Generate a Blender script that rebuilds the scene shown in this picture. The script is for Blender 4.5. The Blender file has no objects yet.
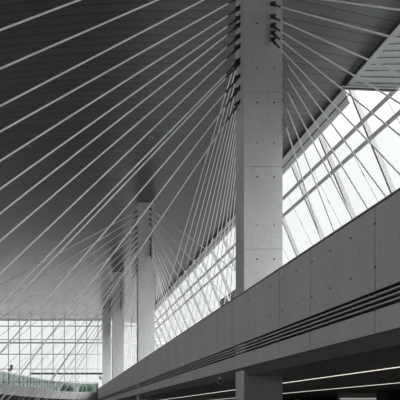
import bpy, math, random
from mathutils import Vector, Matrix

# ---------------------------------------------------------------- camera, sky, sun, exposure
scene = bpy.context.scene
COL = scene.collection
EYE = 1.6
F = 450.0
cam_d = bpy.data.cameras.new('camera')
cam = bpy.data.objects.new('camera', cam_d)
COL.objects.link(cam)
cam.location = (0, 0, EYE)
cam.rotation_euler = (math.radians(90), 0, 0)
cam_d.sensor_width = 36
cam_d.lens = F / 400 * 36
cam_d.shift_x = 0.35
cam_d.shift_y = 0.535
cam_d.clip_end = 600
scene.camera = cam

world = bpy.data.worlds.new('overcast_sky')
scene.world = world
world.use_nodes = True
wn = world.node_tree
wn.nodes.clear()
w_out = wn.nodes.new('ShaderNodeOutputWorld')
w_bg = wn.nodes.new('ShaderNodeBackground')
w_tc = wn.nodes.new('ShaderNodeTexCoord')
w_sep = wn.nodes.new('ShaderNodeSeparateXYZ')
w_ramp = wn.nodes.new('ShaderNodeValToRGB')
wn.links.new(w_tc.outputs['Generated'], w_sep.inputs[0])
wn.links.new(w_sep.outputs['Z'], w_ramp.inputs[0])
wn.links.new(w_ramp.outputs[0], w_bg.inputs['Color'])
w_west = wn.nodes.new('ShaderNodeMapRange')      # sky boosted to the left of the hall, added to light the cables
w_west.inputs['From Min'].default_value = -0.25
w_west.inputs['From Max'].default_value = -0.9
w_west.inputs['To Min'].default_value = 4.2
w_west.inputs['To Max'].default_value = 6.4
wn.links.new(w_sep.outputs['X'], w_west.inputs['Value'])
wn.links.new(w_west.outputs[0], w_bg.inputs['Strength'])
wn.links.new(w_bg.outputs[0], w_out.inputs['Surface'])
e = w_ramp.color_ramp.elements            # overcast sky: brighter towards the zenith
e[0].position = 0.0; e[0].color = (0.226, 0.230, 0.232, 1)
e[1].position = 0.8; e[1].color = (1.0, 1.0, 1.0, 1)
m_ = w_ramp.color_ramp.elements.new(0.45); m_.color = (0.25, 0.253, 0.256, 1)
w_bg.inputs['Strength'].default_value = 4.2

sun_d = bpy.data.lights.new('soft_sun', 'SUN')
sun_d.energy = 5.2
sun_d.angle = math.radians(36)
sun_d.color = (1.0, 0.99, 0.97)
sun = bpy.data.objects.new('soft_sun', sun_d)
COL.objects.link(sun)
sun.rotation_euler = Vector((-0.60, 0.62, -0.42)).to_track_quat('-Z', 'Y').to_euler()

scene.view_settings.view_transform = 'Standard'
scene.view_settings.look = 'None'
scene.view_settings.exposure = 0.0
scene.view_settings.gamma = 1.0
scene.view_settings.use_curve_mapping = False

rnd = random.Random(7)

# ---------------------------------------------------------------- materials
def nodes_of(name):
    m = bpy.data.materials.new(name)
    m.use_nodes = True
    nt = m.node_tree
    b = nt.nodes['Principled BSDF']
    return m, nt, b

def plain(name, col, rough=0.6, metal=0.0, noise=0.08, scale=3.0, spec=0.5):
    m, nt, b = nodes_of(name)
    tc = nt.nodes.new('ShaderNodeTexCoord')
    n = nt.nodes.new('ShaderNodeTexNoise')
    n.inputs['Scale'].default_value = scale
    n.inputs['Detail'].default_value = 4
    r = nt.nodes.new('ShaderNodeMapRange')
    r.inputs['To Min'].default_value = 1 - noise
    r.inputs['To Max'].default_value = 1 + noise
    mx = nt.nodes.new('ShaderNodeMix'); mx.data_type = 'RGBA'; mx.blend_type = 'MULTIPLY'
    mx.inputs['Factor'].default_value = 1
    mx.inputs['A'].default_value = (*col, 1)
    nt.links.new(tc.outputs['Object'], n.inputs['Vector'])
    nt.links.new(n.outputs['Fac'], r.inputs['Value'])
    nt.links.new(r.outputs['Result'], mx.inputs['B'])
    nt.links.new(mx.outputs['Result'], b.inputs['Base Color'])
    b.inputs['Roughness'].default_value = rough
    b.inputs['Metallic'].default_value = metal
    b.inputs['Specular IOR Level'].default_value = spec
    return m

def concrete(name, col, amt=0.16, rough=0.75):
    m, nt, b = nodes_of(name)
    tc = nt.nodes.new('ShaderNodeTexCoord')
    def noise(scale, detail, vec):
        n = nt.nodes.new('ShaderNodeTexNoise')
        n.inputs['Scale'].default_value = scale
        n.inputs['Detail'].default_value = detail
        nt.links.new(vec, n.inputs['Vector'])
        return n
    mp = nt.nodes.new('ShaderNodeMapping')
    mp.inputs['Scale'].default_value = (1, 1, 0.35)
    nt.links.new(tc.outputs['Object'], mp.inputs['Vector'])
    a = noise(0.9, 5, mp.outputs[0])
    c = noise(9.0, 6, tc.outputs['Object'])
    ad = nt.nodes.new('ShaderNodeMath'); ad.operation = 'ADD'
    nt.links.new(a.outputs['Fac'], ad.inputs[0]); nt.links.new(c.outputs['Fac'], ad.inputs[1])
    r = nt.nodes.new('ShaderNodeMapRange')
    r.inputs['From Min'].default_value = 0.6; r.inputs['From Max'].default_value = 1.4
    r.inputs['To Min'].default_value = 1 - amt; r.inputs['To Max'].default_value = 1 + amt
    nt.links.new(ad.outputs[0], r.inputs['Value'])
    mx = nt.nodes.new('ShaderNodeMix'); mx.data_type = 'RGBA'; mx.blend_type = 'MULTIPLY'
    mx.inputs['Factor'].default_value = 1
    mx.inputs['A'].default_value = (*col, 1)
    nt.links.new(r.outputs['Result'], mx.inputs['B'])
    nt.links.new(mx.outputs['Result'], b.inputs['Base Color'])
    bp = nt.nodes.new('ShaderNodeBump'); bp.inputs['Strength'].default_value = 0.15
    bp.inputs['Distance'].default_value = 0.02
    nt.links.new(c.outputs['Fac'], bp.inputs['Height'])
    nt.links.new(bp.outputs[0], b.inputs['Normal'])
    b.inputs['Roughness'].default_value = rough
    b.inputs['Specular IOR Level'].default_value = 0.3
    return m

def plank_ceiling():
    m, nt, b = nodes_of('ceiling_planks')
    tc = nt.nodes.new('ShaderNodeTexCoord')
    sp = nt.nodes.new('ShaderNodeSeparateXYZ')
    nt.links.new(tc.outputs['Object'], sp.inputs[0])
    def math_(op, a, bb):
        n = nt.nodes.new('ShaderNodeMath'); n.operation = op
        for i, v in enumerate((a, bb)):
            if v is None: continue
            if isinstance(v, (int, float)): n.inputs[i].default_value = v
            else: nt.links.new(v, n.inputs[i])
        return n.outputs[0]
    dx = math_('SUBTRACT', sp.outputs['X'], 6.5)
    bow = math_('MULTIPLY', math_('MULTIPLY', dx, dx), 0.008)
    v = math_('DIVIDE', math_('SUBTRACT', sp.outputs['Y'], bow), 0.5)
    fr = math_('FRACT', v, None)
    seam = math_('LESS_THAN', fr, 0.10)
    wn_ = nt.nodes.new('ShaderNodeTexWhiteNoise'); wn_.noise_dimensions = '1D'
    nt.links.new(math_('FLOOR', v, None), wn_.inputs['W'])
    r = nt.nodes.new('ShaderNodeMapRange'); r.inputs['To Min'].default_value = 0.9; r.inputs['To Max'].default_value = 1.1
    nt.links.new(wn_.outputs['Value'], r.inputs['Value'])
    k = math_('MULTIPLY', r.outputs[0], math_('SUBTRACT', 1.0, math_('MULTIPLY', seam, 0.5)))
    mx = nt.nodes.new('ShaderNodeMix'); mx.data_type = 'RGBA'; mx.blend_type = 'MULTIPLY'
    mx.inputs['Factor'].default_value = 1
    mx.inputs['A'].default_value = (0.132, 0.137, 0.139, 1)
    nt.links.new(k, mx.inputs['B'])
    nt.links.new(mx.outputs['Result'], b.inputs['Base Color'])
    rp = nt.nodes.new('ShaderNodeTexNoise'); rp.inputs['Scale'].default_value = 1.0; rp.inputs['Detail'].default_value = 1
    mp = nt.nodes.new('ShaderNodeMapping'); mp.inputs['Scale'].default_value = (0.5, 0.035, 1)
    nt.links.new(tc.outputs['Object'], mp.inputs['Vector']); nt.links.new(mp.outputs[0], rp.inputs['Vector'])
    bp = nt.nodes.new('ShaderNodeBump'); bp.inputs['Strength'].default_value = 1.0; bp.inputs['Distance'].default_value = 0.05
    nt.links.new(rp.outputs['Fac'], bp.inputs['Height']); nt.links.new(bp.outputs[0], b.inputs['Normal'])
    b.inputs['Roughness'].default_value = 0.31
    b.inputs['Metallic'].default_value = 0.55
    return m

def glass(name, tint=(0.95, 0.955, 0.955)):
    m = bpy.data.materials.new(name)
    m.use_nodes = True
    nt = m.node_tree
    nt.nodes.clear()
    o = nt.nodes.new('ShaderNodeOutputMaterial')
    t = nt.nodes.new('ShaderNodeBsdfTransparent'); t.inputs[0].default_value = (*tint, 1)
    g = nt.nodes.new('ShaderNodeBsdfGlossy'); g.inputs['Roughness'].default_value = 0.03
    lw = nt.nodes.new('ShaderNodeLayerWeight'); lw.inputs['Blend'].default_value = 0.5
    pw = nt.nodes.new('ShaderNodeMath'); pw.operation = 'POWER'; pw.inputs[1].default_value = 5
    fz = nt.nodes.new('ShaderNodeMath'); fz.operation = 'MULTIPLY_ADD'
    fz.inputs[1].default_value = 0.3; fz.inputs[2].default_value = 0.015
    nt.links.new(lw.outputs['Facing'], pw.inputs[0]); nt.links.new(pw.outputs[0], fz.inputs[0])
    mx = nt.nodes.new('ShaderNodeMixShader')
    nt.links.new(fz.outputs[0], mx.inputs[0])
    nt.links.new(t.outputs[0], mx.inputs[1]); nt.links.new(g.outputs[0], mx.inputs[2])
    nt.links.new(mx.outputs[0], o.inputs[0])
    return m

def emitter(name, col, strength):
    m, nt, b = nodes_of(name)
    b.inputs['Base Color'].default_value = (*col, 1)
    b.inputs['Emission Color'].default_value = (*col, 1)
    b.inputs['Emission Strength'].default_value = strength
    return m

M = dict(
    pylon=concrete('pylon_concrete', (0.46, 0.47, 0.465), 0.14),
    parapet=concrete('gallery_concrete', (0.48, 0.475, 0.45), 0.16),
    slab=concrete('balcony_concrete', (0.42, 0.43, 0.42), 0.1),
    floor=concrete('floor_stone', (0.095, 0.095, 0.093), 0.08, 0.5),
    wall=concrete('wall_concrete', (0.22, 0.22, 0.215), 0.1),
    darkwall=concrete('dark_cladding', (0.11, 0.11, 0.11), 0.15),
    soffit=plain('soffit_panels', (0.65, 0.65, 0.64), 0.6, noise=0.12),
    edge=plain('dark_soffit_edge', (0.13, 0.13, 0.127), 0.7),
    hole=plain('tie_hole_dark', (0.03, 0.03, 0.03), 0.9),
    slot=plain('vent_dark', (0.008, 0.008, 0.008), 0.8),
    slat=plain('vent_slat_grey', (0.50, 0.50, 0.48), 0.6),
    cap=plain('cap_flashing', (0.10, 0.10, 0.10), 0.5),
    ceiling=plank_ceiling(),
    cable=plain('painted_cable', (0.90, 0.895, 0.88), 0.35, noise=0.03),
    socket=plain('cast_socket', (0.035, 0.035, 0.035), 0.5),
    fork=plain('turnbuckle_steel', (0.4, 0.4, 0.4), 0.4, 0.6),
    steel=plain('white_steel', (0.74, 0.76, 0.765), 0.45, noise=0.03),
    fin=plain('fin_steel', (0.20, 0.203, 0.206), 0.5, noise=0.03),
    transom=plain('transom_steel', (0.52, 0.53, 0.535), 0.5, noise=0.03),
    gallery=plain('gallery_floor_stone', (0.20, 0.20, 0.198), 0.6),
    seal=plain('seal_dark', (0.04, 0.042, 0.045), 0.6),
    rib=plain('ribbed_soffit', (0.85, 0.87, 0.875), 0.5, noise=0.04),
    beam=plain('dark_steel', (0.05, 0.052, 0.058), 0.5),
    glass=glass('facade_glass'),
    rail=glass('balustrade_glass', (0.58, 0.635, 0.625)),
    strip=emitter('strip_light', (1.0, 0.93, 0.83), 1.1),
    sign=emitter('lit_fascia', (1.0, 0.97, 0.92), 0.35),
    leaf=plain('leaves', (0.14, 0.27, 0.13), 0.6, noise=0.4, scale=1.5),
    bark=plain('bark', (0.12, 0.09, 0.06), 0.9),
    white=plain('white_plastic', (0.75, 0.75, 0.73), 0.4),
    black=plain('black_plastic', (0.02, 0.02, 0.02), 0.3),
    blue=plain('blue_card', (0.05, 0.16, 0.42), 0.6),
    tan=plain('tan_card', (0.55, 0.42, 0.25), 0.6),
    ground=plain('paving_outside', (0.45, 0.45, 0.44), 0.8),
)

# ---------------------------------------------------------------- mesh helpers
class MB:
    def __init__(self):
        self.v, self.f, self.mi, self.mats, self.sm = [], [], [], [], []
    def _m(self, mat):
        if mat not in self.mats: self.mats.append(mat)
        return self.mats.index(mat)
    def add(self, vs, fs, mat, smooth=False):
        k = len(self.v); i = self._m(mat)
        self.v += [tuple(p) for p in vs]
        for f in fs:
            self.f.append(tuple(a + k for a in f)); self.mi.append(i); self.sm.append(smooth)
    def box(self, a, b, mat):
        x0, y0, z0 = [min(p, q) for p, q in zip(a, b)]
        x1, y1, z1 = [max(p, q) for p, q in zip(a, b)]
        vs = [(x0,y0,z0),(x1,y0,z0),(x1,y1,z0),(x0,y1,z0),(x0,y0,z1),(x1,y0,z1),(x1,y1,z1),(x0,y1,z1)]
        self.add(vs, [(3,2,1,0),(4,5,6,7),(0,1,5,4),(1,2,6,5),(2,3,7,6),(3,0,4,7)], mat)
    def bar(self, p, q, w, h, mat, up=(0, 0, 1)):
        """rectangular bar from p to q; h measured along up, w across"""
        p, q, up = Vector(p), Vector(q), Vector(up)
        t = (q - p).normalized()
        s = t.cross(up).normalized()
        u = s.cross(t).normalized()
        vs = []
        for c in (p, q):
            for a, b in ((-1,-1),(1,-1),(1,1),(-1,1)):
                vs.append(c + s*(a*w/2) + u*(b*h/2))
        self.add(vs, [(3,2,1,0),(4,5,6,7),(0,1,5,4),(1,2,6,5),(2,3,7,6),(3,0,4,7)], mat)
    def tube(self, p, q, r0, r1, mat, n=8):
        p, q = Vector(p), Vector(q)
        t = (q - p).normalized()
        a = Vector((0, 0, 1)) if abs(t.z) < 0.9 else Vector((1, 0, 0))
        s = t.cross(a).normalized(); u = s.cross(t)
        vs = []
        for c, r in ((p, r0), (q, r1)):
            for i in range(n):
                g = 2*math.pi*i/n
                vs.append(c + s*(r*math.cos(g)) + u*(r*math.sin(g)))
        fs = [(i, (i+1) % n, n+(i+1) % n, n+i) for i in range(n)]
        self.add(vs, fs, mat, True)
        self.add(vs[:n], [tuple(reversed(range(n)))], mat)
        self.add(vs[n:], [tuple(range(n))], mat)
    def prism(self, pts, depth, mat):
        """polygon pts (3D) pushed along vector depth"""
        n = len(pts); d = Vector(depth)
        vs = [Vector(p) for p in pts] + [Vector(p) + d for p in pts]
        fs = [tuple(range(n)), tuple(range(2*n-1, n-1, -1))]
        fs += [(i, n+i, n+(i+1) % n, (i+1) % n) for i in range(n)]
        self.add(vs, fs, mat)
    def build(self, name, parent=None, origin=None):
        me = bpy.data.meshes.new(name)
        o0 = Vector(origin) if origin is not None else Vector((0, 0, 0))
        me.from_pydata([Vector(p) - o0 for p in self.v], [], self.f)
        for m in self.mats: me.materials.append(M[m])
        me.polygons.foreach_set('material_index', self.mi)
        me.polygons.foreach_set('use_smooth', self.sm)
        me.update()
        o = bpy.data.objects.new(name, me)
        COL.objects.link(o)
        if parent is not None:
            o.parent = parent
            if origin is not None: o.location = o0
        elif origin is not None:
            o.location = o0
        return o

def tag(o, label=None, cat=None, group=None, kind=None):
    if label: o['label'] = label
    if cat: o['category'] = cat
    if group: o['group'] = group
    if kind: o['kind'] = kind
    return o

def empty(name, loc, **kw):
    o = bpy.data.objects.new(name, None)
    COL.objects.link(o)
    o.location = loc
    o.empty_display_size = 0.3
    return tag(o, **kw)

def part(mb, name, root):
    """mesh written in world coordinates, parented to an Empty that only has a location"""
    o = mb.build(name, root)
    o.location = -Vector(root.location)
    return o

def copy_tree(o, parent=None):
    c = o.copy(); COL.objects.link(c); c.parent = parent
    for ch in list(o.children): copy_tree(ch, c)
    return c

def W(X, d, z):            # lateral, distance, height above the eye
    return Vector((X, d, z + EYE))

ORD = ['first', 'second', 'third', 'fourth', 'fifth', 'sixth', 'seventh', 'eighth', 'ninth', 'tenth',
       'eleventh', 'twelfth', 'thirteenth', 'fourteenth', 'fifteenth', 'sixteenth']

# ---------------------------------------------------------------- setting
ZC = 20.0                 # ceiling above the eye
XE = 17.3                 # ceiling edge
D_BACK = 98.5
LEAN = 0.41
ZG = 3.2                  # gallery floor above the eye
XP, ZT, ZB = 7.56, 5.02, 1.93   # gallery wall: face, top, bottom

b = MB(); b.box(W(-30, -30, -0.3 - EYE), W(27, 100, -EYE), 'floor')
tag(b.build('floor'), kind='structure')
b = MB(); b.box(W(XP, -28, -EYE), W(27, 94, -EYE + 0.02), 'gallery')  # lighter sheet added on the unseen floor to bounce light onto the soffit
tag(b.build('floor_bounce'), kind='structure')

def ceil_z(X):            # the ceiling rises gently from its glazed edge
    t = min(1.0, max(0.0, (XE - X)/9.0))
    return ZC + 0.65*t*t*(3 - 2*t)
b = MB()
prof = [XE - 0.75*i for i in range(13)] + [-30.0]
b.prism([W(x, -30, ceil_z(x)) for x in prof] + [W(-30, -30, ZC + 1.2), W(XE, -30, ZC + 1.2)], (0, D_BACK + 30.4, 0), 'ceiling')
tag(b.build('ceiling'), kind='structure')

b = MB(); b.box(W(-30.5, -30, -EYE), W(-30, D_BACK, 2.0), 'wall')
b.box(W(-30.5, -30, 15), W(-30, D_BACK, ZC + 0.6), 'wall')  # unseen upper band, added to keep light off the pylon top
tag(b.build('wall_left'), kind='structure')
b = MB(); b.box(W(-30, -30.5, -EYE), W(25, -30, ZC + 0.6), 'wall')
tag(b.build('wall_behind'), kind='structure')
b = MB(); b.box(W(-30, D_BACK, -EYE), W(25, D_BACK + 0.4, 4.4), 'darkwall')
tag(b.build('wall_back'), kind='structure')

# gallery wall (parapet over the concourse) : panels with open joints, tie holes
joints = [-28, -23, -18, -13, -8, -3.5, -1.0, 1.6, 4.0, 6.2, 8.5, 10.8, 13.6, 15.5, 17.5, 19.65, 21.6, 24.8]
while joints[-1] < 92: joints.append(joints[-1] + 2.35)
joints[-1] = 94.0
b = MB()
b.box(W(XP + 0.03, -28, 2.97), W(XP + 0.34, 94, ZT - 0.06), 'parapet')
b.box(W(XP + 0.03, -28, ZB + 0.02), W(XP + 0.34, 94, 2.47), 'parapet')
b.box(W(XP + 0.22, -28, 2.47), W(XP + 0.34, 94, 2.97), 'slot')
for a, c in zip(joints[:-1], joints[1:]):
    g = 0.012
    b.box(W(XP, a + g, 2.95), W(XP + 0.03, c - g, ZT - 0.05), 'parapet')
    b.box(W(XP, a + g, ZB), W(XP + 0.03, c - g, 2.49), 'parapet')
d = 4.5
while d < 60:
    for z in (3.52, 4.57):
        b.tube(W(XP - 0.002, d, z), W(XP + 0.02, d, z), 0.035, 0.035, 'hole', 8)
    d += 0.9
wall = tag(b.build('wall_right'), kind='structure')
b = MB(); b.box(W(XP - 0.03, -28, ZT - 0.05), W(XP + 0.37, 94, ZT), 'cap')
b.build('cap_flashing', wall)
b = MB()
for i in range(3):
    z = 2.49 + 0.085 + i*0.125
    b.box(W(XP - 0.004, -28, z), W(XP + 0.1, 94, z + 0.04), 'slat')
b.build('vent_grille', wall)

# underside of the gallery: sloped edge, then level soffit; gallery floor on top
b = MB()
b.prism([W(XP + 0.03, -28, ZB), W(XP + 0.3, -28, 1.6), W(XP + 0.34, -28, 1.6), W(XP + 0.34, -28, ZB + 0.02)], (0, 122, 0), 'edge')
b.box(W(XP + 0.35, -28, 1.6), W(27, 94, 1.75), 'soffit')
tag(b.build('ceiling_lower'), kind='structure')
b = MB(); b.box(W(XP + 0.34, -28, 2.6), W(25, 96, ZG), 'gallery')
tag(b.build('floor_gallery'), kind='structure')

# ---------------------------------------------------------------- right hand glazing, one window per bay
def GP(d, z):             # point on the leaning glass plane
    return W(XE + LEAN*(ZC - z), d, z)
NRM = Vector((1, 0, LEAN)).normalized()      # outwards
BAY = 3.65
D0 = 27.4                 # first visible fin
Z_LOW = ZG
def glazing_bay(d, idx, ribbed):
    root = empty('window_%d' % idx, GP(d, Z_LOW), kind='structure')
    f = MB()
    f.bar(GP(d, Z_LOW) + NRM*0.30, GP(d, ZC - 0.1) + NRM*0.30, 0.12, 0.28, 'fin', NRM)
    part(f, 'mullion', root)
    for z in (17.65, 16.6, 12.2, 8.0):
        t = MB()
        t.bar(GP(d, z) + NRM*0.05, GP(d + BAY, z) + NRM*0.02, 0.24, 0.14, 'transom', NRM)
        part(t, 'transom', root)
    if not ribbed:
        t = MB()
        for z0, z1, mt in ((19.98, 19.86, 'seal'), (19.86, 19.42, 'steel'), (19.42, 19.34, 'seal'), (19.34, 18.98, 'steel')):
            off = -0.06 if mt == 'steel' else -0.04
            t.bar(GP(d, (z0+z1)/2) + NRM*0.0, GP(d + BAY, (z0+z1)/2), (z0-z1)*1.06, 0.16 if mt == 'steel' else 0.12, mt, NRM)
        part(t, 'fascia', root)
        top = 19.0
    else:
        top = 17.5
    p = MB()
    n = NRM*0.02
    a0, a1, a2, a3 = GP(d, Z_LOW), GP(d + BAY, Z_LOW), GP(d + BAY, top), GP(d, top)
    off = NRM*0.12
    p.prism([a0 + off, a1 + off, a2 + off, a3 + off], n, 'glass')
    part(p, 'pane', root)
    # thin bracing rods with a coupler, as in the bays of the photograph
    r = MB()
    o_ = -NRM*0.12
    u0, u1 = GP(d + BAY*0.35, 17.4) + o_, GP(d + BAY*0.2, 13.0) + o_
    r.tube(u0, u1, 0.018, 0.018, 'fork', 5)
    r.tube(u0.lerp(u1, 0.46), u0.lerp(u1, 0.54), 0.04, 0.04, 'fork', 6)
    part(r, 'tie_rod', root)
    return root
n = 0
k0 = -15
bays = []
for k in range(k0, 19):
    d = D0 + k*BAY
    if d + BAY > D_BACK + 0.5: break
    n += 1
    bays.append(glazing_bay(d, n, k < 0))
NW = n

# ribbed infill between ceiling edge and the first transom, near bays
b = MB()
P1 = GP(D0, ZC - 0.05); P2 = GP(24.2, 17.5)
dirv = P2 - P1
back = NRM*0.10
b.prism([P1, P2, GP(-28, 17.5), GP(-28, ZC - 0.05)], back, 'rib')
b.prism([GP(15.5, 17.5), GP(15.5, 15.8), GP(-28, 15.8), GP(-28, 17.5)], back, 'rib')  # unseen lower panel, added to block light from the pylon top
d = D0 - 0.5
i = 0
while d > 6:
    a = GP(d, ZC - 0.25) - NRM*0.04
    a = a + dirv*0.07
    q = a + dirv*0.86
    b.bar(a, q, 0.13, 0.09, 'rib', NRM)
    sh = Vector((0, 0, 0)) + GP(0, 0) - GP(0.09, 0)
    b.bar(a + sh*1.0, q + sh*1.0, 0.05, 0.02, 'seal', NRM)
    d -= 0.46
rib = tag(b.build('trim_1'), kind='structure')
b = MB()
b.bar(P1 - NRM*0.1, P2 + dirv*0.0 - NRM*0.1, 0.2, 0.3, 'steel', NRM)
b.bar(P1 - NRM*0.2 + dirv*0.02, P2 - NRM*0.2, 0.07, 0.12, 'seal', NRM)
b.build('edge_beam', rib)

b = MB()
b.box(W(XE - 0.06, -30, ZC - 0.02), W(XE + 0.02, D_BACK, ZC - 0.10), 'seal')
b.box(W(XE + 0.02, -30, ZC + 0.02), W(XE + 0.34, D0 - 0.3, ZC - 0.16), 'steel')
d = 40.0
while d < 92:
    b.box(W(XE - 0.02, d, ZC - 0.1), W(XE + 0.1, d + 1.5, ZC - 0.3), 'seal')
    d += 2.3
tag(b.build('trim_2'), kind='structure')

# dark louvred panels low in the far glazing
b = MB()
for i, d in enumerate((44.3, 47.3, 50.3, 53.3)):
    for j in range(4):
        z = 13.1 + j*0.27
        b.bar(GP(d, z) - NRM*0.05, GP(d + 2.4, z) - NRM*0.05, 0.25, 0.12, 'beam', NRM)
tag(b.build('trim_3'), kind='structure')

# ---------------------------------------------------------------- glass wall at the back
BW = 2.45
def back_window(x, idx):
    root = empty('window_%d' % idx, W(x, D_BACK + 0.2, 4.4), kind='structure')
    y = D_BACK + 0.2
    f = MB(); f.box(W(x - 0.09, y - 0.22, 4.4), W(x + 0.09, y, ZC + 0.62), 'steel'); part(f, 'mullion', root)
    t = MB()
    for z, h in ((20.5, 0.2), (19.25, 0.22), (16.3, 0.16), (15.6, 0.34), (13.1, 0.2), (9.85, 0.18), (7.0, 0.24)):
        t.box(W(x + 0.09, y - 0.15, z - h/2), W(x + BW - 0.09, y, z + h/2), 'steel')
    part(t, 'transom', root)
    p = MB(); p.box(W(x + 0.09, y + 0.01, 4.4), W(x + BW - 0.09, y + 0.03, ZC + 0.62), 'glass'); part(p, 'pane', root)
    return root
x = -26.0
while x < 22:
    n += 1
    back_window(x, n)
    x += BW

# ground beyond the glass
b = MB(); b.box(W(-60, D_BACK + 0.5, 3.4), W(80, 220, 3.9), 'ground')
b.box(W(24, -60, ZG - 1.5), W(120, D_BACK + 0.4, ZG - 1.0), 'ground')
tag(b.build('floor_outside'), kind='structure')

# ---------------------------------------------------------------- pylons
PS = [24.0, 10.25, 6.9, 5.1]                      # picture scale of each pylon front
PD = [F/s for s in PS]
PX = [7.67, 7.64, 7.66, 8.4]
PW, PT = 1.6, 0.9
PLAB = ['tall concrete pylon nearest the camera, rising through the gallery edge',
        'concrete pylon second from the camera, under the fanned cables',
        'concrete pylon third from the camera, between second pylon and glass back wall',
        'concrete pylon farthest from the camera, close to the glass back wall']
for i in range(4):
    x0, d0 = PX[i], PD[i]
    root = empty('concrete_pylon', W(x0 + PW/2, d0 + PT/2, -EYE), label=PLAB[i], cat='pylon', group='concrete pylons along the gallery')
    b = MB()
    b.box(W(x0 + 0.02, d0 + 0.02, -EYE), W(x0 + PW - 0.02, d0 + PT - 0.02, ZC + 0.75), 'pylon')
    zs = [-EYE, 1.6, 3.5, 6.87, 10.3, 13.4, 16.7, ceil_z(x0 + PW/2)]
    for a, c in zip(zs[:-1], zs[1:]):
        b.box(W(x0, d0, a + 0.012), W(x0 + PW, d0 + PT, c - 0.012), 'pylon')
        for fx in (0.34, 0.78):
            hx = x0 + PW*fx
            if c > 3.6:
                b.tube(W(hx, d0 - 0.004, c - 0.42), W(hx, d0 + 0.02, c - 0.42), 0.04, 0.04, 'hole', 8)
                b.tube(W(hx, d0 - 0.004, a + 1.0), W(hx, d0 + 0.02, a + 1.0), 0.03, 0.03, 'hole', 8)
    part(b, 'shaft', root)

# ---------------------------------------------------------------- cables
def cable(anchor, land, r, label, group, side, socket=1.0):
    flush = side[0] > 0                  # cables leaving the right face have only a slim steel sleeve
    a, l = Vector(anchor), Vector(land)
    root = empty('steel_cable', l, label=label, cat='cable', group=group)
    t = (l - a).normalized()
    b = MB(); b.tube(a + t*0.9*socket, l, r, r, 'cable', 8); part(b, 'strand', root)
    s = MB()
    k = max(r, 0.026)
    s.tube(a + t*(0.0 if flush else 0.16), a + t*0.95*socket, k*1.3, k*1.1, 'fork' if flush else 'socket', 8)
    if not flush: s.tube(a + t*0.26, a + t*0.36, k*2.1, k*2.1, 'socket', 8)
    part(s, 'anchor_socket', root)
    if flush: return root
    br = MB()
    nv = Vector(side)
    up = Vector((0, 0, 1))
    lat = nv.cross(up).normalized()
    br.prism([a + lat*x + up*y for x, y in ((-.07, -.08), (.07, -.08), (.07, .08), (-.07, .08))], nv*0.04, 'socket')
    for sgn in (-1, 1):
        br.bar(a + lat*(0.05*sgn), a + lat*(0.05*sgn) + nv*0.14 + t*0.10, 0.03, 0.08, 'socket', up)
    part(br, 'bracket', root)
    return root

PN = ['nearest pylon', 'second pylon', 'third pylon', 'farthest pylon']

# left fan of the nearest pylon: picture line of each cable -> landing on the concourse
left1 = [(-61, 0, 30), (-36, 0, 68.6), (-19, 0, 106), (-3, 3, 130), (8, 0, 161), (17.5, 0, 189), (25, 0, 213.5), (36, 0, 241),
         (46, 14.6, 260), (60, 43.9, 260), (63.5, 52, 260), (76, 80.6, 260), (88, 108, 260), (102, 133, 260)]
LA, LB = -17.8, 0.613
for i, (ya, px, py) in enumerate(left1):
    dep = PD[0] + PT/2
    sA = F/dep
    xa = 60 + sA*PX[0]
    z = (414 - ya)/sA
    A = W(PX[0], dep, z)
    m = (py - ya)/(px - xa)
    # y = ya + m (x - xa);  x = 60 + s(LA + LB F/s) = 60 + LA s + LB F;  y = 414 + EYE s
    s = (414 - ya - m*(60 + LB*F - xa))/(m*LA - EYE)
    dl = F/s
    L = W(LA + LB*dl, dl, -EYE)
    cable(A, L, 0.031, '%s white stay cable from the top in left fan of the nearest pylon' % ORD[i],
          'left stay cables of the nearest pylon', (-1, 0, 0))

# left fans of the farther pylons
for p, (nc, (xa0, da0), (xa1, da1), z0, z1) in {
        1: (12, (-17.5, 22), (-2.5, 60), 20.0, 14.2),
        2: (10, (-12.0, 48), (-1.0, 79), 19.8, 14.6),
        3: (7, (-6.5, 65), (2.0, 83), 19.8, 15.4)}.items():
    for i in range(nc):
        t = i/(nc - 1)
        A = W(PX[p], PD[p] + PT/2, z0 + (z1 - z0)*t)
        L = W(xa0 + (xa1 - xa0)*t, da0 + (da1 - da0)*t, -EYE)
        cable(A, L, 0.025, '%s thin stay cable from the top in left fan of the %s' % (ORD[i], PN[p]),
              'left stay cables of the %s' % PN[p], (-1, 0, 0))

# right fan, towards the camera
XR = 10.0
right1 = [(272, -8, .14, 'f'), (272, 4.5, .272, 'f'), (272, 17, .445, 'f'), (272, 26, .605, 'f'), (272, 33, .80, 'f'), (272, 40, 1.05, 'f'),
          (282, 56, 1.34, 'r'), (282, 67, 1.63, 'r'), (282, 80, 1.94, 'r'), (282, 93, 2.6, 'r'), (282, 111, 3.2, 'r')]
front_rel = []
for (xa, ya, m, face) in right1:
    if face == 'f':
        sA = PS[0]; X = (xa - 60)/sA; dep = PD[0]
    else:
        X = PX[0] + PW; dep = PD[0] + 0.12; sA = F/dep
        xa = 60 + X*sA
    z = (414 - ya)/sA
    s = (414 - ya + m*(xa - 60))/(m*XR + ZG)
    front_rel.append((X - PX[0], dep - PD[0], z, F/s - PD[0], face))
extra = [(1.16, 0.0, 20.0, -26.5, 'f'), (1.16, 0.0, 19.5, -22.5, 'f'), (1.16, 0.0, 19.0, -19, 'f'), (1.16, 0.0, 18.5, -16.2, 'f')]
for p in range(4):
    for i, (dx, dd, z, dl, face) in enumerate(front_rel if p == 0 else extra + front_rel):
        if p == 3 and i % 2: continue
        A = W(PX[p] + dx, PD[p] + dd, z)
        L = W(XR, PD[p] + dl, ZG)
        j = i if p < 3 else i//2
        cable(A, L, 0.023, '%s stay cable from the top in right fan of the %s, coming forward' % (ORD[j], PN[p]),
              'right stay cables of the %s' % PN[p], (0, -1, 0) if face == 'f' else (1, 0, 0))

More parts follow.
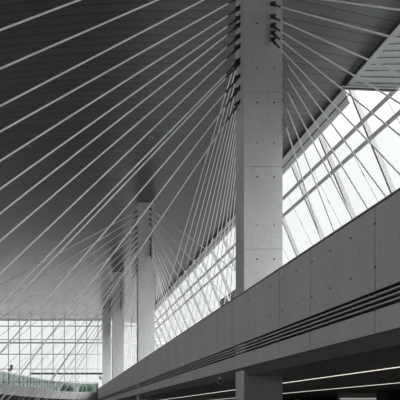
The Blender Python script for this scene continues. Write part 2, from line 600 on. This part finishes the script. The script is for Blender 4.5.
# right fan, running away behind each pylon
rear = [26, 27.2, 28.4, 29.7, 31, 32.5, 34, 36, 38, 40.5, 43.5, 47, 52, 58]
for p in range(3):
    for i, dl in enumerate(rear):
        dep = PD[p] + PT
        A = W(PX[p] + 0.35 + 0.05*i, dep, 18.8 - 0.42*(len(rear) - 1 - i))
        dd = dl + PD[p] - PD[0]
        if dd > 94: continue
        L = W(XR, dd, ZG)
        cable(A, L, 0.023, '%s stay cable in the fan running away behind the %s' % (ORD[i], PN[p]),
              'rear stay cables of the %s' % PN[p], (0, 1, 0))

# ---------------------------------------------------------------- curved balcony at the far end
ctl = [(-15.6, 30), (-14.6, 40), (-13.2, 48), (-11.2, 57), (-8.6, 64.5), (-5.2, 74), (-2.6, 80.5), (0, 85.5), (3.2, 88.8), (7.0, 90.5), (7.5, 90.6)]
def catmull(pts, n):
    out = []
    P = [pts[0]] + pts + [pts[-1]]
    for i in range(1, len(P) - 2):
        for k in range(n):
            t = k/n
            q = []
            for c in range(2):
                p0, p1, p2, p3 = P[i-1][c], P[i][c], P[i+1][c], P[i+2][c]
                q.append(0.5*((2*p1) + (-p0+p2)*t + (2*p0-5*p1+4*p2-p3)*t*t + (-p0+3*p1-3*p2+p3)*t**3))
            out.append(tuple(q))
    out.append(pts[-1])
    return out
crv = catmull(ctl, 6)
def offs(crv, o):
    res = []
    for i, (x, y) in enumerate(crv):
        a = Vector(crv[max(0, i-1)]); c = Vector(crv[min(len(crv)-1, i+1)])
        t = (c - a).normalized()
        nrm = Vector((-t.y, t.x))      # to the far left side
        res.append((x + nrm.x*o, y + nrm.y*o))
    return res
inner = offs(crv, 0.4)
root = empty('curved_balcony', W(0, 86, 2.86), label='curved concrete balcony with glass balustrade in front of the glass back wall', cat='balcony')
b = MB()
for i in range(len(crv) - 1):
    p, q, r_, s_ = crv[i], crv[i+1], inner[i+1], inner[i]
    b.prism([W(*p, 2.86), W(*q, 2.86), W(*r_, 2.86), W(*s_, 2.86)], (0, 0, 1.54), 'slab')
part(b, 'edge_beam', root)
b = MB()
for i in range(len(crv) - 1):
    p, q = inner[i], inner[i+1]
    b.prism([W(*p, 2.95), W(*q, 2.95), W(min(q[0], 7.5), 95.9, 2.95) if q[0] > -13 else W(-29, q[1], 2.95), W(min(p[0], 7.5), 95.9, 2.95) if q[0] > -13 else W(-29, p[1], 2.95)], (0, 0, 0.3), 'slab')
part(b, 'deck', root)
mid = offs(crv, 0.18)
for i in range(6, len(mid) - 1):
    p, q = mid[i], mid[min(i+1, len(mid)-1)]
    if p == q: continue
    g = MB()
    pv, qv = W(*p, 5.25), W(*q, 5.25)
    dv = (qv - pv)
    g.bar(pv + dv*0.02, qv - dv*0.02, 0.03, 1.7, 'rail', (0, 0, 1))
    part(g, 'glass_panel', root)
    po = MB()
    po.box(pv + Vector((-0.05, -0.05, -0.85)), pv + Vector((0.05, 0.05, 0.95)), 'fork')
    part(po, 'post', root)
h = MB()
for i in range(6, len(mid) - 1):
    h.bar(W(*mid[i], 6.22), W(*mid[i+1], 6.22), 0.09, 0.07, 'steel', (0, 0, 1))
part(h, 'handrail', root)

# dark beam hung in front of the back glass
root = empty('suspended_beam', W(2.3, 92, 8.0), label='dark horizontal steel beam hung in front of the glass back wall', cat='beam')
b = MB(); b.bar(W(-6.2, 92, 8.25), W(9.2, 92, 8.25), 0.5, 0.34, 'beam'); part(b, 'beam', root)
for i in range(6):
    x = -5.5 + i*2.6
    b = MB(); b.bar(W(x, 92.2, 8.3), W(x, 95.9, 9.2), 0.08, 0.08, 'steel'); part(b, 'hanger', root)
root = empty('globe_lamp', W(8.4, 91.5, 6.9), label='pale globe lamp hanging below the dark beam at its right end', cat='lamp')
b = MB()
for k in range(6):
    a0, a1 = math.pi*k/6, math.pi*(k+1)/6
    b.tube(W(8.4, 91.5, 7.45 - 0.55*math.cos(a0)), W(8.4, 91.5, 7.45 - 0.55*math.cos(a1)), max(0.01, 0.5*math.sin(a0)), max(0.01, 0.5*math.sin(a1)), 'steel', 12)
part(b, 'globe', root)
b = MB(); b.tube(W(8.4, 91.6, 8.0), W(8.4, 91.75, 8.1), 0.05, 0.05, 'beam'); part(b, 'stem', root)

# small floodlight on a post by the balustrade
root = empty('floodlight', W(-8.6, 78, 3.25), label='small floodlight on a thin post behind the balcony glass at left', cat='light')
b = MB(); b.tube(W(-8.6, 78, 3.25), W(-8.6, 78, 7.7), 0.06, 0.05, 'fork'); part(b, 'post', root)
b = MB(); b.bar(W(-8.95, 78, 7.55), W(-8.25, 78, 7.95), 0.3, 0.4, 'fork'); b.tube(W(-8.4, 77.9, 8.0), W(-8.4, 77.7, 8.4), 0.25, 0.3, 'fork'); part(b, 'head', root)

# trees outside the back glass
def tree(x, d, h, w, label):
    root = empty('leafy_tree', W(x, d, 3.9), label=label, cat='tree', group='trees beyond the back glass')
    t = MB(); t.tube(W(x, d, 3.9), W(x, d, 3.9 + h*0.6), 0.14, 0.07, 'bark', 7)
    for k in range(4):
        g = k*1.7
        t.tube(W(x, d, 3.9 + h*0.35), W(x + math.cos(g)*w*0.35, d + math.sin(g)*w*0.35, 3.9 + h*0.75), 0.06, 0.02, 'bark', 5)
    part(t, 'trunk', root)
    l = MB()
    for k in range(900):
        while True:
            u = Vector((rnd.uniform(-1, 1), rnd.uniform(-1, 1), rnd.uniform(-1, 1)))
            if u.length < 1: break
        c = W(x + u.x*w/2, d + u.y*w/2, 3.9 + h*0.55 + u.z*h*0.45)
        a = Vector((rnd.gauss(0, 1), rnd.gauss(0, 1), rnd.gauss(0, 1))).normalized()*rnd.uniform(0.12, 0.24)
        e_ = a.cross(Vector((rnd.gauss(0, 1), rnd.gauss(0, 1), rnd.gauss(0, 1)))).normalized()*0.09
        l.add([c - a, c + e_, c + a, c - e_], [(0, 1, 2, 3)], 'leaf')
    part(l, 'foliage', root)
tree(1.6, 101, 2.7, 3.0, 'leafy green tree left of the other, seen through the back glass')
tree(6.0, 102, 2.9, 3.6, 'leafy green tree beside the gallery wall end, seen through the back glass')

# ---------------------------------------------------------------- under the gallery
for i, (x, lab) in enumerate(((11.3, 'long warm strip light in the gallery soffit, nearer and brighter'),
                              (17.0, 'long warm strip light in the gallery soffit, farther in'))):
    root = empty('strip_light', W(x, 50, 1.58), label=lab, cat='light', group='strip lights under the gallery')
    b = MB(); b.box(W(x - 0.09, 8, 1.57), W(x + 0.09, 69.9, 1.598), 'black'); part(b, 'housing', root)
    b = MB(); b.box(W(x - 0.05, 8, 1.555), W(x + 0.05, 69.9, 1.57), 'strip'); part(b, 'diffuser', root)

root = empty('security_camera', W(7.74, 21.7, 1.74), label='small white security camera under the gallery edge', cat='camera')
b = MB(); b.tube(W(7.74, 21.7, 1.76), W(7.74, 21.7, 1.71), 0.10, 0.10, 'white', 12); b.tube(W(7.74, 21.7, 1.72), W(7.74, 21.7, 1.62), 0.035, 0.035, 'white'); part(b, 'mount', root)
b = MB(); b.tube(W(7.86, 21.85, 1.66), W(7.62, 21.45, 1.55), 0.10, 0.12, 'white', 14); part(b, 'body', root)
b = MB(); b.tube(W(7.62, 21.45, 1.55), W(7.605, 21.425, 1.543), 0.09, 0.09, 'black', 14); part(b, 'lens', root)

# shop front deep under the gallery
b = MB(); b.box(W(18, 46, -EYE), W(27, 46.3, 1.6), 'darkwall'); b.box(W(26.5, 4, -EYE), W(27, 46, 1.6), 'darkwall')
b.box(W(8.3, 70, -EYE), W(27, 70.3, 1.6), 'darkwall')
tag(b.build('wall_lower'), kind='structure')
root = empty('dark_pier', W(22, 29.2, -EYE), label='wide dark clad pier under the gallery at the right', cat='pier')
b = MB(); b.box(W(20.95, 28.8, -EYE), W(21.27, 29.8, 1.6), 'darkwall'); b.box(W(21.29, 28.8, -EYE), W(23.6, 29.8, 1.6), 'darkwall'); part(b, 'cladding', root)
root = empty('shop_fascia', W(24, 36, 1.1), label='pale lit shop fascia beside the dark pier', cat='sign')
b = MB(); b.box(W(22.4, 36, 1.16), W(26.4, 36.3, 1.58), 'white'); part(b, 'board', root)
b = MB(); b.box(W(22.4, 35.95, 1.16), W(26.4, 36.0, 1.26), 'sign'); part(b, 'light_bar', root)
root = empty('display_shelf', W(19.5, 40, -EYE), label='dark display shelf under the second strip light', cat='shelf')
for x in (19.2, 20.6, 22.0):
    b = MB(); b.box(W(x, 40, -EYE), W(x + 0.06, 40.5, 1.5), 'black'); part(b, 'upright', root)
for z in (-0.9, 0.0, 0.8):
    b = MB(); b.box(W(19.2, 40, z), W(22.06, 40.5, z + 0.05), 'black'); part(b, 'board', root)
for i, (x, mt, lab) in enumerate(((19.9, 'blue', 'blue carton on the top board of the display shelf'), (21.2, 'tan', 'tan carton on the top board of the display shelf'))):
    root = empty('carton', W(x, 40.25, 0.85), label=lab, cat='box')
    b = MB(); b.box(W(x - 0.2, 40.08, 0.85), W(x + 0.2, 40.42, 1.42), mt); part(b, 'body', root)
    b = MB(); b.box(W(x - 0.2, 40.075, 1.12), W(x + 0.2, 40.08, 1.18), 'white'); part(b, 'tape', root)

# ---------------------------------------------------------------- ceiling fittings
for px, py, lab in ((29, 147, 'small ceiling downlight at far left, between fourth and fifth cables'),
                    (78, 180, 'small ceiling downlight between the sixth and seventh left cables'),
                    (65, 206, 'small ceiling downlight left of and below the other two'),
                    (151, 138, 'small ceiling downlight beyond the twin cables'),
                    (193, 200, 'small ceiling downlight right of the second pylon top')):
    s = (414 - py)/(ZC + 0.6)
    X, d = (px - 60)/s, F/s
    root = empty('downlight', W(X, d, ceil_z(X)), label=lab, cat='light', group='ceiling downlights')
    b = MB(); b.tube(W(X, d, ceil_z(X)), W(X, d, ceil_z(X) - 0.06), 0.17, 0.17, 'fork', 12); part(b, 'trim_ring', root)
    b = MB(); b.tube(W(X, d, ceil_z(X) - 0.06), W(X, d, ceil_z(X) - 0.08), 0.11, 0.11, 'seal', 12); part(b, 'lens', root)
